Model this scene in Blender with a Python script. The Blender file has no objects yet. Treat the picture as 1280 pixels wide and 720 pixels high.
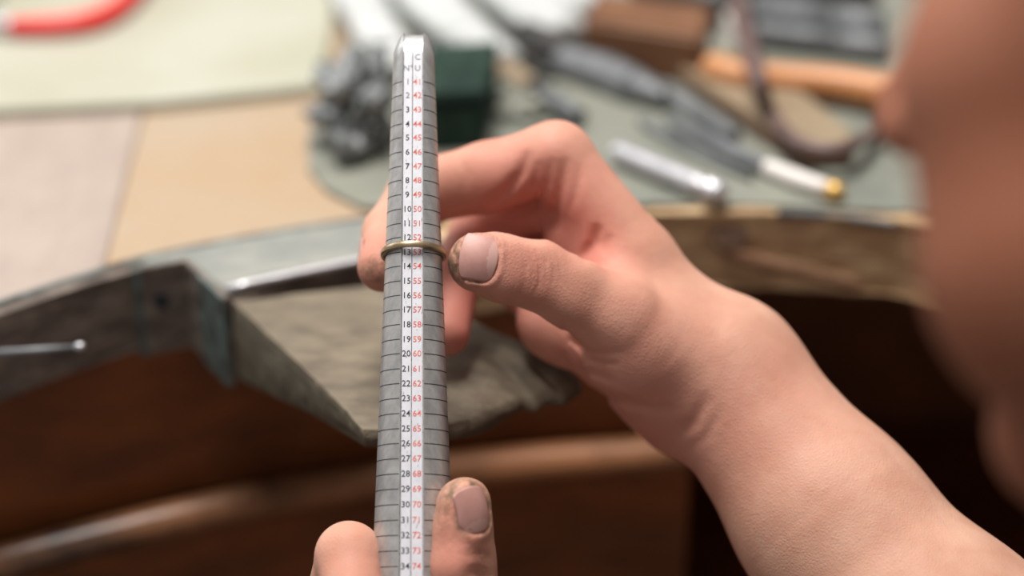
import bpy, bmesh, math, random
import numpy as np
from mathutils import Vector, Matrix
random.seed(4)
rng = np.random.default_rng(4)
C = bpy.context.scene.collection

# ------------------------------------------------------------------ camera, light, exposure
PITCH = math.radians(28.0); CAMZ = 1.226; FPX = 2480.0; BZ = 0.900     # bench top at 0.90 m
cp, sp = math.cos(PITCH), math.sin(PITCH)
RGT = np.array([1.0, 0, 0]); UPV = np.array([0, sp, cp]); FWD = np.array([0, cp, -sp])
CAM = np.array([0, 0, CAMZ])
cd = bpy.data.cameras.new('camera'); cam = bpy.data.objects.new('camera', cd); C.objects.link(cam)
cam.location = CAM; cam.rotation_euler = (math.pi/2 - PITCH, 0, 0)
cd.sensor_width = 36; cd.lens = FPX/1280*36; cd.clip_start = 0.01; cd.clip_end = 20
cd.dof.use_dof = True; cd.dof.focus_distance = 0.582; cd.dof.aperture_fstop = cd.lens/21.0; cd.dof.aperture_blades = 0
sc = bpy.context.scene; sc.camera = cam
sc.view_settings.view_transform = 'Standard'; sc.view_settings.look = 'None'
sc.view_settings.gamma = 1.0; sc.view_settings.use_curve_mapping = False
sc.view_settings.exposure = 0.0
w = bpy.data.worlds.new('world'); sc.world = w; w.use_nodes = True
w.node_tree.nodes['Background'].inputs[0].default_value = (1.0, 0.97, 0.95, 1)
w.node_tree.nodes['Background'].inputs[1].default_value = 0.30
def area(name, loc, target, size, power, col):
    l = bpy.data.lights.new(name, 'AREA'); l.shape = 'RECTANGLE'; l.size = size[0]; l.size_y = size[1]
    l.energy = power; l.color = col
    o = bpy.data.objects.new(name, l); C.objects.link(o); o.location = loc
    o.rotation_euler = (Vector(target)-Vector(loc)).to_track_quat('-Z', 'Y').to_euler(); return o
area('ceiling_light', (-0.22, 0.74, 2.3), (0, 0.6, 0.9), (0.8, 0.5), 34, (1, 0.97, 0.93))
area('window_light', (-1.5, 1.5, 1.75), (0, 0.6, 0.9), (1.0, 0.9), 10, (0.93, 0.97, 1.0))

# ------------------------------------------------------------------ coordinates
def px(x, y, d):                      # camera space, mm: right, up, towards camera
    return np.array([(x-640)/FPX*d, (360-y)/FPX*d, -d], float)
def c2w(P):                           # camera mm -> world m
    P = np.asarray(P, float)/1000.0
    return CAM + P[..., 0:1]*RGT + P[..., 1:2]*UPV - P[..., 2:3]*FWD
def w2c(W):
    D = (np.asarray(W, float)-CAM)*1000.0
    return np.array([D@RGT, D@UPV, -(D@FWD)])
def B(x, y, z=BZ):                    # photo ray meets the horizontal plane z
    r = (x-640)/FPX*RGT + (360-y)/FPX*UPV + FWD
    return CAM + r*((z-CAMZ)/r[2])
def B2(x, y, z=BZ): return tuple(B(x, y, z)[:2])

# ------------------------------------------------------------------ materials
def nt(name):
    m = bpy.data.materials.new(name); m.use_nodes = True
    return m, m.node_tree, m.node_tree.nodes['Principled BSDF']
def mat(name, c1, c2=None, rough=0.5, metal=0.0, scale=60, stretch=(1,1,1), bump=0.0, bscale=None, spec=None, detail=6, lo=0.35, hi=0.65, rot=(0,0,0)):
    m, t, b = nt(name); N = t.nodes.new; L = t.links.new
    b.inputs['Roughness'].default_value = rough; b.inputs['Metallic'].default_value = metal
    if spec is not None: b.inputs['Specular IOR Level'].default_value = spec
    tc = N('ShaderNodeTexCoord'); mp = N('ShaderNodeMapping'); mp.inputs['Scale'].default_value = stretch; mp.inputs['Rotation'].default_value = rot
    L(tc.outputs['Object'], mp.inputs[0])
    n = N('ShaderNodeTexNoise'); n.inputs['Scale'].default_value = scale; n.inputs['Detail'].default_value = detail; n.inputs['Roughness'].default_value = 0.62
    L(mp.outputs[0], n.inputs[0])
    r = N('ShaderNodeValToRGB'); r.color_ramp.elements[0].position = lo; r.color_ramp.elements[1].position = hi
    r.color_ramp.elements[0].color = (*c1, 1); r.color_ramp.elements[1].color = (*(c2 or c1), 1)
    L(n.outputs[0], r.inputs[0]); L(r.outputs[0], b.inputs['Base Color'])
    if bump:
        n2 = N('ShaderNodeTexNoise'); n2.inputs['Scale'].default_value = bscale or scale*3; n2.inputs['Detail'].default_value = 5
        L(mp.outputs[0], n2.inputs[0])
        bp = N('ShaderNodeBump'); bp.inputs['Strength'].default_value = 1; bp.inputs['Distance'].default_value = bump
        L(n2.outputs[0], bp.inputs['Height']); L(bp.outputs[0], b.inputs['Normal'])
    return m
def skin_mat(name, sss=0.25):
    m, t, b = nt(name); N = t.nodes.new; L = t.links.new
    b.inputs['Roughness'].default_value = 0.55; b.inputs['Specular IOR Level'].default_value = 0.22
    b.inputs['Subsurface Weight'].default_value = sss; b.inputs['Subsurface Radius'].default_value = (1, 0.3, 0.15); b.inputs['Subsurface Scale'].default_value = 0.0035
    tc = N('ShaderNodeTexCoord')
    n = N('ShaderNodeTexNoise'); n.inputs['Scale'].default_value = 55; n.inputs['Detail'].default_value = 5; L(tc.outputs['Object'], n.inputs[0])
    r = N('ShaderNodeValToRGB'); r.color_ramp.elements[0].position = 0.3; r.color_ramp.elements[1].position = 0.7
    r.color_ramp.elements[0].color = (0.53, 0.27, 0.185, 1); r.color_ramp.elements[1].color = (0.66, 0.385, 0.28, 1); L(n.outputs[0], r.inputs[0])
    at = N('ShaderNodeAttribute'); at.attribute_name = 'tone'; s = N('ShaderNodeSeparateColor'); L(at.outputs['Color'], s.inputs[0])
    m1 = N('ShaderNodeMix'); m1.data_type = 'RGBA'; m1.inputs['B'].default_value = (0.62, 0.225, 0.175, 1)
    L(s.outputs[0], m1.inputs['Factor']); L(r.outputs[0], m1.inputs['A'])
    n3 = N('ShaderNodeTexNoise'); n3.inputs['Scale'].default_value = 420; n3.inputs['Detail'].default_value = 4; L(tc.outputs['Object'], n3.inputs[0])
    mu = N('ShaderNodeMath'); mu.operation = 'MULTIPLY'; mr = N('ShaderNodeMapRange'); mr.inputs[1].default_value = 0.3; mr.inputs[2].default_value = 0.62
    L(n3.outputs[0], mr.inputs[0]); L(s.outputs[1], mu.inputs[0]); L(mr.outputs[0], mu.inputs[1])
    m2 = N('ShaderNodeMix'); m2.data_type = 'RGBA'; m2.inputs['B'].default_value = (0.16, 0.115, 0.07, 1)
    L(mu.outputs[0], m2.inputs['Factor']); L(m1.outputs['Result'], m2.inputs['A'])
    m3 = N('ShaderNodeMix'); m3.data_type = 'RGBA'; m3.inputs['B'].default_value = (0.25, 0.072, 0.030, 1)  # third tone channel: shade on the face, painted into the skin colour
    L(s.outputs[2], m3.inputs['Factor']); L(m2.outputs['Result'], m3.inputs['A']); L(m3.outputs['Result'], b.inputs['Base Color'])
    v = N('ShaderNodeTexVoronoi'); v.inputs['Scale'].default_value = 900; v.feature = 'DISTANCE_TO_EDGE'; L(tc.outputs['Object'], v.inputs[0])
    n2 = N('ShaderNodeTexNoise'); n2.inputs['Scale'].default_value = 350; n2.inputs['Detail'].default_value = 6; L(tc.outputs['Object'], n2.inputs[0])
    ad = N('ShaderNodeMath'); ad.operation = 'ADD'; L(v.outputs[0], ad.inputs[0]); L(n2.outputs[0], ad.inputs[1])
    bp = N('ShaderNodeBump'); bp.inputs['Distance'].default_value = 0.00015; bp.inputs['Strength'].default_value = 0.9
    L(ad.outputs[0], bp.inputs['Height']); L(bp.outputs[0], b.inputs['Normal'])
    return m
M = dict(
 skin=skin_mat('skin'),
 nail=mat('nail', (0.48, 0.235, 0.20), (0.56, 0.30, 0.26), 0.5, scale=130, spec=0.5, bump=0.00003, bscale=900),
 lunula=mat('pale_nail', (0.58, 0.34, 0.30), None, 0.5),
 steel=mat('brushed_steel', (0.36, 0.355, 0.35), (0.52, 0.51, 0.50), 0.36, 0.5, scale=260, stretch=(1, 1, 0.25), bump=0.00008, bscale=1200),
 plate=mat('bright_flat', (0.72, 0.72, 0.77), (0.80, 0.80, 0.85), 0.42, 0.15, scale=420, bump=0.00003),
 ink=mat('black_engraving', (0.008, 0.008, 0.012), (0.03, 0.03, 0.035), 0.6, scale=900),
 faint=mat('worn_engraving', (0.16, 0.16, 0.18), (0.3, 0.3, 0.32), 0.6, scale=900),
 red_ink=mat('red_engraving', (0.72, 0.06, 0.04), (0.78, 0.24, 0.18), 0.6, scale=900),
 scratch=mat('dark_pitting', (0.05, 0.05, 0.055), (0.25, 0.25, 0.25), 0.6, scale=900),
 gold=mat('pale_gold', (0.40, 0.30, 0.18), (0.58, 0.46, 0.30), 0.36, 1.0, scale=300, bump=0.00003, bscale=1500),
 pin=mat('bench_pin_wood', (0.105, 0.082, 0.057), (0.235, 0.19, 0.13), 0.7, scale=60, stretch=(1, 2.2, 1), bump=0.0005, bscale=420, rot=(0,0,0.6), lo=0.3, hi=0.7),
 pinside=mat('bench_pin_side', (0.085, 0.07, 0.045), (0.16, 0.135, 0.095), 0.6, scale=60, stretch=(1,1,6), bump=0.0005, bscale=300),
 tan=mat('tan_board', (0.415, 0.285, 0.175), (0.42, 0.33, 0.24), 0.5, scale=9, stretch=(1, 1, 1), bump=0.0001, bscale=300),
 lilac=mat('worn_board', (0.37, 0.295, 0.255), (0.43, 0.35, 0.30), 0.42, scale=22, stretch=(3, 1, 1), bump=0.0001, bscale=300),
 lip=mat('grey_lip', (0.20, 0.215, 0.20), (0.33, 0.32, 0.285), 0.55, scale=40, stretch=(1, 2, 2), bump=0.0003),
 lipw=mat('weathered_lip_wood', (0.085, 0.065, 0.055), (0.24, 0.19, 0.155), 0.6, scale=70, stretch=(1, 1, 3), bump=0.0008, bscale=150, rot=(0, 0.2, 0)),
 teal=mat('verdigris', (0.05, 0.045, 0.04), (0.16, 0.22, 0.21), 0.55, scale=130, bump=0.0003),
 dark=mat('dark_hole', (0.015, 0.02, 0.022), None, 0.8),
 edge=mat('tan_edge_wood', (0.36, 0.22, 0.11), (0.68, 0.48, 0.28), 0.6, scale=38, stretch=(0.6, 1, 5), bump=0.0008, bscale=90, lo=0.3, hi=0.7),
 splint=mat('splintered_wood', (0.20, 0.085, 0.045), (0.42, 0.25, 0.14), 0.6, scale=70, stretch=(0.5, 1, 4), bump=0.0006),
 mat=mat('grey_green_mat', (0.17, 0.18, 0.152), (0.275, 0.275, 0.225), 0.5, scale=16, bump=0.0001, bscale=500),
 cream=mat('cream_mat', (0.38, 0.375, 0.275), (0.46, 0.45, 0.37), 0.55, scale=9),
 drawer=mat('red_brown_wood', (0.10, 0.028, 0.008), (0.29, 0.082, 0.017), 0.5, scale=24, stretch=(0.6, 1, 1.6), bump=0.0002, lo=0.3, hi=0.7),
 rail=mat('rail_wood', (0.03, 0.02, 0.015), (0.42, 0.18, 0.08), 0.3, scale=9, stretch=(0.9, 1, 1), lo=0.4, hi=0.62),
 black=mat('black_rubber', (0.02, 0.02, 0.02), (0.04, 0.035, 0.03), 0.45),
 cord=mat('brown_cord', (0.09, 0.05, 0.045), (0.16, 0.10, 0.09), 0.5),
 red=mat('red_grip', (0.72, 0.025, 0.03), (0.80, 0.06, 0.05), 0.35),
 chrome=mat('chrome', (0.58, 0.57, 0.60), (0.72, 0.71, 0.74), 0.38, 0.8, scale=200),
 greysteel=mat('grey_tool_steel', (0.10, 0.105, 0.11), (0.22, 0.225, 0.235), 0.55, 0.4, scale=60),
 brown=mat('mallet_head_wood', (0.13, 0.050, 0.020), (0.22, 0.10, 0.045), 0.5, scale=60, stretch=(1,1,4)),
 orange=mat('orange_wood', (0.50, 0.19, 0.062), (0.58, 0.26, 0.10), 0.4, scale=30, stretch=(0.4,1,1)),
 leather=mat('tan_leather', (0.22, 0.155, 0.095), (0.30, 0.225, 0.145), 0.6, scale=40),
 leatheredge=mat('dark_leather_edge', (0.08, 0.04, 0.022), (0.13, 0.07, 0.04), 0.6, scale=60),
 white=mat('white_cotton', (0.42, 0.43, 0.42), (0.58, 0.59, 0.58), 0.8, scale=120, bump=0.0004, bscale=500),
 green=mat('dark_green_felt', (0.018, 0.032, 0.026), (0.032, 0.055, 0.043), 0.95, spec=0.1, scale=60),
 wool=mat('grey_lump', (0.04, 0.05, 0.045), (0.40, 0.41, 0.42), 0.5, 0.2, scale=110, bump=0.002, bscale=160, lo=0.38, hi=0.66),
 brass=mat('brass', (0.62, 0.37, 0.10), (0.75, 0.48, 0.16), 0.35, 0.6, scale=100),
 ivory=mat('white_handle', (0.74, 0.68, 0.63), (0.82, 0.78, 0.74), 0.35, scale=60),
 hair=mat('dark_brown_hair', (0.035, 0.018, 0.011), (0.075, 0.04, 0.024), 0.5, scale=250, stretch=(1, 1, 0.2), bump=0.0008, bscale=500),
 shirt=mat('dark_shirt', (0.012, 0.013, 0.018), (0.03, 0.03, 0.038), 0.85, scale=90, bump=0.0004, bscale=900),
 wall=mat('wall_plaster', (0.50, 0.48, 0.44), (0.55, 0.53, 0.49), 0.8, scale=6),
 floor=mat('floor_wood', (0.07, 0.045, 0.03), (0.12, 0.08, 0.05), 0.6, scale=12, stretch=(6, 1, 1)),
 eye=mat('eye_white', (0.75, 0.72, 0.70), None, 0.2),
)

# ------------------------------------------------------------------ object helpers
def empty(name, loc, label=None, cat=None, group=None, rz=0):
    o = bpy.data.objects.new(name, None); C.objects.link(o); o.location = loc; o.rotation_euler = (0, 0, rz); o.empty_display_size = 0.02
    if label: o['label'] = label; o['category'] = cat
    if group: o['group'] = group
    return o
def tag(o, label, cat, group=None):
    o['label'] = label; o['category'] = cat
    if group: o['group'] = group
    return o
def root_loc(p):
    v = Vector((0, 0, 0))
    while p: v += p.location; p = p.parent
    return v
def link(name, me, m, parent=None, smooth=False, origin=None):
    """me is in world coordinates; moved under its parent (roots are unrotated)"""
    o = bpy.data.objects.new(name, me); C.objects.link(o)
    if m and not me.materials: me.materials.append(m)
    base = root_loc(parent) if parent else Vector((0, 0, 0))
    if parent is None:
        if origin is None:
            co = np.empty(len(me.vertices)*3); me.vertices.foreach_get('co', co); co = co.reshape(-1, 3)
            lo, hi = co.min(0), co.max(0); origin = Vector(((lo[0]+hi[0])/2, (lo[1]+hi[1])/2, lo[2]))
        base = Vector(origin); o.location = base
    me.transform(Matrix.Translation(-base)); o.parent = parent
    if smooth:
        me.polygons.foreach_set('use_smooth', [True]*len(me.polygons))
    me.update(); return o
def bm_mesh(bm, name='m'):
    bmesh.ops.recalc_face_normals(bm, faces=bm.faces)
    me = bpy.data.meshes.new(name); bm.to_mesh(me); bm.free(); return me
def prism(poly, z0, z1, bevel=0.0, seg=2):
    bm = bmesh.new()
    a = [bm.verts.new((x, y, z0)) for x, y in poly]; b = [bm.verts.new((x, y, z1)) for x, y in poly]
    bm.faces.new(a[::-1]); bm.faces.new(b); n = len(poly)
    for i in range(n): bm.faces.new((a[i], a[(i+1) % n], b[(i+1) % n], b[i]))
    if bevel: bmesh.ops.bevel(bm, geom=list(bm.edges), offset=bevel, segments=seg, affect='EDGES', clamp_overlap=True)
    return bm_mesh(bm)
def tube(path, radii, n=20, caps=True, sub=6, flat=None):
    """swept tube through world points (Catmull-Rom), radii per point; flat=(nx,ny,nz,f) squashes"""
    P = [np.array(p, float) for p in path]; R = list(radii) if hasattr(radii, '__len__') else [radii]*len(P)
    pts, rs = [], []
    if sub > 1 and len(P) > 2:
        for i in range(len(P)-1):
            p0, p1, p2, p3 = P[max(i-1, 0)], P[i], P[i+1], P[min(i+2, len(P)-1)]
            for k in range(sub):
                t = k/sub
                pts.append(0.5*((2*p1)+(-p0+p2)*t+(2*p0-5*p1+4*p2-p3)*t*t+(-p0+3*p1-3*p2+p3)*t**3)); rs.append(R[i]*(1-t)+R[i+1]*t)
        pts.append(P[-1]); rs.append(R[-1])
    else: pts, rs = P, R
    V, F = [], []; ref = None
    for i, p in enumerate(pts):
        d = pts[min(i+1, len(pts)-1)]-pts[max(i-1, 0)]; d = d/np.linalg.norm(d)
        if ref is None:
            ref = np.cross(d, [0, 0, 1.0]) if abs(d[2]) < 0.9 else np.cross(d, [1.0, 0, 0])
        u = ref - d*(ref@d); u /= np.linalg.norm(u); v = np.cross(d, u); ref = u
        for k in range(n):
            a = 2*math.pi*k/n; q = (u*math.cos(a)+v*math.sin(a))*rs[i]
            if flat is not None:
                nn = np.array(flat[:3]); q = q-nn*(q@nn)*(1-flat[3])
            V.append(p+q)
    for i in range(len(pts)-1):
        for k in range(n):
            F.append((i*n+k, i*n+(k+1) % n, (i+1)*n+(k+1) % n, (i+1)*n+k))
    if caps:
        V.append(pts[0]); V.append(pts[-1]); a, b = len(V)-2, len(V)-1; e = (len(pts)-1)*n
        for k in range(n): F.append((a, (k+1) % n, k)); F.append((b, e+k, e+(k+1) % n))
    me = bpy.data.meshes.new('tube'); me.from_pydata([tuple(v) for v in V], [], F); me.update()
    bm = bmesh.new(); bm.from_mesh(me); bmesh.ops.recalc_face_normals(bm, faces=bm.faces); bm.to_mesh(me); bm.free()
    return me
def lathe(p0, p1, prof, n=28):
    """prof = [(t along p0->p1, radius m)]"""
    p0 = np.array(p0, float); p1 = np.array(p1, float)
    return tube([p0+(p1-p0)*t for t, r in prof], [max(r, 1e-5) for t, r in prof], n=n, sub=1)

# ------------------------------------------------------------------ the setting
def struct(name, me, m):
    o = link(name, me, m); o['kind'] = 'structure'; return o
struct('floor', prism([(-1.8, -1.2), (1.8, -1.2), (1.8, 1.9), (-1.8, 1.9)], -0.05, 0.0), M['floor'])
struct('wall_back', prism([(-1.8, 1.8), (1.8, 1.8), (1.8, 1.9), (-1.8, 1.9)], 0.0, 1.3), M['wall'])

# ------------------------------------------------------------------ jeweller's bench
TH = 0.0325
bench = empty('workbench', (-0.1, 0.8, 0.0), 'old wooden jewellery workbench with curved front edge, grey worn lip and drawers below', 'workbench')
fl = [(-160, 452), (-60, 416), (0, 393), (60, 372), (110, 355), (166, 337)]
bk = [(480, 270), (300, 298), (180, 322), (100, 346), (0, 378), (-60, 400), (-160, 435)]
def worn(me, amp, sc_, axis_all=True):
    """uneven worn wood: subdivide and push along noise"""
    from mathutils import noise
    bm = bmesh.new(); bm.from_mesh(me); bmesh.ops.triangulate(bm, faces=[f for f in bm.faces if len(f.verts) > 4])
    for _ in range(3):
        es = [e for e in bm.edges if e.calc_length() > 0.008]
        if es: bmesh.ops.subdivide_edges(bm, edges=es, cuts=1, use_grid_fill=True)
    bmesh.ops.triangulate(bm, faces=[f for f in bm.faces if len(f.verts) > 4])
    bm.normal_update()
    for v in bm.verts: v.co += v.normal*(noise.noise(v.co*sc_)*amp)
    bm.to_mesh(me); bm.free(); return me
lipme = prism([B2(*p) for p in fl+[(235, 326), (262, 349), (287, 374), (450, 327), (490, 318)]+bk], BZ-TH, BZ, 0.0012)
link('front_lip', worn(lipme, 0.0012, 60), M['lipw'], bench)
# painted grey-blue top of the lip, a thin worn layer
link('lip_paint', prism([B2(*p) for p in [(172, 335), (236, 327), (264, 350), (288, 368), (450, 328), (488, 316), (479, 273), (300, 301), (185, 324)]], BZ+0.0002, BZ+0.0008, 0.0002), M['lip'], bench)
link('painted_edge', tube([B(x, y, BZ+0.0004) for x, y in [(-60, 401), (0, 379), (100, 347), (180, 323), (300, 299), (390, 284), (480, 271)]], 0.0013, n=8), M['teal'], bench)
# verdigris stained bracket round the corner of the lip
def wallstrip(pts, z0, z1, off, th):
    V = []; n = len(pts)
    for i, p in enumerate(pts):
        q = np.array(p); t = np.array(pts[min(i+1, n-1)])-np.array(pts[max(i-1, 0)]); t /= np.linalg.norm(t)
        nn = np.array([t[1], -t[0]])
        for o_ in (off, off-th):
            for z in (z0, z1): V.append((*(q+nn*o_), z))
    F = []
    for i in range(n-1):
        a, b = i*4, (i+1)*4
        F += [(a, b, b+1, a+1), (a+2, a+3, b+3, b+2), (a+1, b+1, b+3, a+3), (a, a+2, b+2, b)]
    F += [(0, 1, 3, 2), ((n-1)*4, (n-1)*4+2, (n-1)*4+3, (n-1)*4+1)]
    bm = bmesh.new(); vs = [bm.verts.new(v) for v in V]
    for f in F: bm.faces.new([vs[k] for k in f])
    return bm_mesh(bm)
b0 = [B2(*p) for p in [(166, 337), (235, 326), (262, 349), (287, 374)]]
def lerp2(a, b, t): return (a[0]+(b[0]-a[0])*t, a[1]+(b[1]-a[1])*t)
link('bracket', worn(wallstrip([lerp2(b0[0], b0[1], 0.02), lerp2(b0[0], b0[1], 0.5), b0[1], b0[2], b0[3]], BZ-TH-0.002, BZ+0.001, 0.002, 0.002), 0.0006, 90), M['lipw'], bench)
link('bracket_stain', wallstrip([lerp2(b0[0], b0[1], -0.02), lerp2(b0[0], b0[1], 0.10)], BZ-TH-0.002, BZ+0.001, 0.0027, 0.002), M['teal'], bench)
link('bracket_stain', wallstrip([lerp2(b0[1], b0[2], 0.75), lerp2(b0[2], b0[3], 0.5), b0[3]], BZ-TH-0.0025, BZ+0.001, 0.0028, 0.002), M['teal'], bench)
hc = lerp2(b0[0], b0[1], 0.48)
link('peg_hole', lathe((hc[0], hc[1]-0.0026, BZ-0.013), (hc[0], hc[1]-0.0032, BZ-0.013), [(0, 0.003), (1, 0.003)]), M['dark'], bench)
# top boards
yb = 1.15
p480 = B2(480, 270)
def board(name, poly, m, top=BZ, th=0.03): return link(name, prism(poly, top-th, top, 0.0008), m, bench)
board('top_board', [B2(*p) for p in [(-160, 434), (0, 377.5), (100, 345.5), (128, 336)]]+[(B2(128, 336)[0]-0.035, yb), (-0.6, yb), (-0.6, 0.45)], M['lilac'], BZ-0.0006)
x128 = B2(129, 336)
board('top_board', [x128, B2(180, 321.5), B2(300, 297.5), B2(480, 269.5), (p480[0]+0.02, p480[1]), (0.03, yb), (x128[0]-0.034, yb)], M['tan'], BZ-0.0008)
fe = [(490, 318), (560, 300), (690, 275), (815, 264), (970, 266), (1120, 273), (1200, 288), (1320, 330), (1450, 400)]
fep = [B2(*p) for p in fe]
board('top_board', [(p480[0]+0.0215, p480[1]+0.006)]+[(a, b+0.014) for a, b in fep[1:]]+[(0.8, 0.45), (0.8, yb), (0.0315, yb)], M['edge'], BZ-0.0008)
rb = prism(fep+[(a, b+0.0138) for a, b in fep[::-1]], BZ-TH, BZ-0.0002, 0.0012)
link('edge_board', worn(rb, 0.0016, 70), M['edge'], bench)
# splinter torn along the lower edge, knot
def Bv(x, y, yy):                         # photo ray meets the vertical plane at world y
    r = (x-640)/FPX*RGT + (360-y)/FPX*UPV + FWD
    return CAM + r*(yy/r[1])
yf = B(960, 266)[1]
link('splinter', tube([Bv(893, 300, yf-0.001), Bv(930, 322, yf-0.003), Bv(1000, 338, yf-0.004), Bv(1050, 350, yf-0.005), Bv(1080, 357, yf-0.006)], [0.0012, 0.0030, 0.0032, 0.0028, 0.0016], n=10, flat=(0, 1, 0, 0.6)), M['splint'], bench)
link('knot', lathe(Bv(912, 292, yf+0.002), Bv(912, 292, yf-0.0012), [(0, 0.0075), (0.9, 0.0068), (1, 0.004)], n=14), M['leatheredge'], bench)
link('metal_strip', tube([Bv(972, 266, yf-0.001), Bv(1040, 270, yf-0.0015), Bv(1118, 280, yf-0.006)], 0.0015, n=8), M['greysteel'], bench)
# drawers: upper recessed panel, rounded rail, lower drawer
rp = [B2(x, y, 0.80) for x, y in [(-260, 775), (-120, 737), (0, 703), (120, 672), (240, 643), (360, 618), (470, 600), (600, 584), (720, 573), (855, 565)]]
link('drawer_front', wallstrip([(a, b+0.016) for a, b in rp], 0.800, BZ-TH, 0.0, 0.012), M['drawer'], bench)
link('drawer_rail', tube([(a, b, 0.80) for a, b in rp], 0.0075, n=20, sub=3, flat=(0, 0, 1, 0.9)), M['rail'], bench)
link('drawer_front', wallstrip([(a, b+0.010) for a, b in rp], 0.62, 0.7935, 0.0, 0.012), M['drawer'], bench)
link('drawer_rail', tube([(a, b, 0.615) for a, b in rp], 0.0075, n=20, sub=3), M['rail'], bench)
xe, ye = rp[-1]
link('cabinet_side', prism([(xe-0.012, ye+0.012), (xe+0.004, ye+0.010), (xe+0.004, 1.1), (xe-0.012, 1.1)], 0.05, BZ-TH, 0.001), M['drawer'], bench)
link('cabinet_body', prism([(-0.58, 0.52), (xe-0.013, 0.62), (xe-0.013, 1.1), (-0.58, 1.1)], 0.05, 0.61, 0.002), M['drawer'], bench)
link('back_panel', prism([(-0.58, 1.101), (0.78, 1.101), (0.78, 1.12), (-0.58, 1.12)], 0.0, BZ-TH), M['drawer'], bench)
link('side_panel', prism([(0.74, 0.6), (0.78, 0.6), (0.78, 1.10), (0.74, 1.10)], 0.0, BZ-TH), M['drawer'], bench)
link('side_panel', prism([(-0.6, 0.6), (-0.582, 0.6), (-0.582, 1.10), (-0.6, 1.10)], 0.0, BZ-TH), M['drawer'], bench)
link('shelf', prism([(xe+0.005, 0.66), (0.739, 0.66), (0.739, 1.10), (xe+0.005, 1.10)], 0.52, 0.54), M['drawer'], bench)

# ------------------------------------------------------------------ bench pin: worn wedge of wood
def bench_pin():
    # four top corners, bilinear, s across (left->right), t back->front
    bl, br = B(290, 377, BZ-0.001), B(522, 350, BZ-0.001)
    n, k = 150, 90
    from mathutils import noise
    def drop(s): return 0.002+0.008*min(1, max(0, (s-0.35)/0.25))
    fr = [(441, 536), (456, 552), (474, 552), (500, 549), (530, 547), (562, 543), (592, 540), (618, 531), (638, 516), (655, 505), (672, 501), (690, 504), (706, 504), (720, 496), (727, 482)]
    ts = np.linspace(0, 1, len(fr)); ZP = BZ+0.005
    frw = np.array([B(x, y, ZP-drop(u)-0.0035) for (x, y), u in zip(fr, ts)])
    V = []; top = {}; bot = {}
    for i in range(n+1):
        s = i/n
        f = np.array([np.interp(s, ts, frw[:, c]) for c in range(3)])
        b = bl+(br-bl)*s
        for j in range(k+1):
            t = j/k
            p = b+(f-b)*t
            z = BZ-0.001+0.006*t
            e = max(0, (t-0.70-0.03*math.sin(s*17))/0.30)
            z -= drop(s)*e**1.25+0.0075*max(0, (s-0.72)/0.28)**2*math.sin(math.pi*min(1, t*1.0))
            z -= 0.0030*math.exp(-((s-0.70)/0.05)**2-((t-0.98)/0.14)**2)*1.0
            z += 0.0022*math.exp(-((s-0.60)/0.05)**2-((t-0.86)/0.09)**2)
            z += 0.0022*math.exp(-((s-0.93)/0.05)**2-((t-0.93)/0.09)**2)
            z -= 0.0016*math.exp(-((s-0.83)/0.03)**2-((t-0.98)/0.12)**2)
            z += 0.0004*noise.noise(Vector((p[0]*70, p[1]*70, 0)))+0.0007*noise.noise(Vector((p[0]*160, p[1]*260, 3)))*t**3
            r = min((1-t)*70, s*120, (1-s)*80, 1)          # rounded rim
            z -= 0.0022*(1-r)**2
            top[i, j] = len(V); V.append((p[0], p[1], z))
    for i in range(n+1):
        for j in range(k+1):
            t = j/k; p = V[top[i, j]]; rim = 0.0008*math.sin(i*1.7+j*0.9)
            thick = 0.032*(1-t)+0.0085*t
            bot[i, j] = len(V); V.append((p[0], p[1]+0.004*t, min(BZ-thick-(-0.005+drop(i/n)*0.8)*t, p[2]-0.0035)))
    F = []; mi = []
    for i in range(n):
        for j in range(k):
            F.append((top[i, j], top[i, j+1], top[i+1, j+1], top[i+1, j])); mi.append(0)
            F.append((bot[i, j], bot[i+1, j], bot[i+1, j+1], bot[i, j+1])); mi.append(1)
    def wall(seq):
        base = len(V); m_ = 6
        for a in range(len(seq)):
            for q in range(1, m_):
                u = q/m_; A = np.array(V[top[seq[a]]]); Bq = np.array(V[bot[seq[a]]]); P_ = A*(1-u)+Bq*u
                nz = noise.noise(Vector((P_[0]*200, P_[1]*200, P_[2]*120)))*0.0009
                V.append((P_[0]+nz, P_[1]-abs(nz)-0.0012*math.sin(u*math.pi), P_[2]))
        def g(a, q): return top[seq[a]] if q == 0 else bot[seq[a]] if q == m_ else base+a*(m_-1)+q-1
        for a in range(len(seq)-1):
            for q in range(m_): F.append((g(a, q), g(a, q+1), g(a+1, q+1), g(a+1, q))); mi.append(1)
    wall([(0, j) for j in range(k+1)]); wall([(i, k) for i in range(n+1)]); wall([(n, j) for j in range(k, -1, -1)]); wall([(i, 0) for i in range(n, -1, -1)])
    me = bpy.data.meshes.new('pin'); me.from_pydata(V, [], F); me.materials.append(M['pin']); me.materials.append(M['pinside'])
    me.polygons.foreach_set('material_index', mi); me.update()
    bm = bmesh.new(); bm.from_mesh(me); bmesh.ops.remove_doubles(bm, verts=bm.verts, dist=1e-6); bmesh.ops.recalc_face_normals(bm, faces=bm.faces); bm.to_mesh(me); bm.free()
    return me
o = tag(link('bench_pin', bench_pin(), None, smooth=True), 'worn greyish wooden bench pin wedge with filed, chipped front lip', 'bench pin')
o.data.set_sharp_from_angle(angle=math.radians(50)) if hasattr(o.data, 'set_sharp_from_angle') else None
tag(link('steel_rod', tube([B(284, 362, BZ+0.0022), B(310, 355, BZ+0.0022), B(450, 326, BZ+0.0022), B(560, 302, BZ+0.0022)], 0.0014, n=16, sub=1), M['chrome'], smooth=True), 'thin shiny steel rod lying along the back edge of the bench pin', 'rod')
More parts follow.
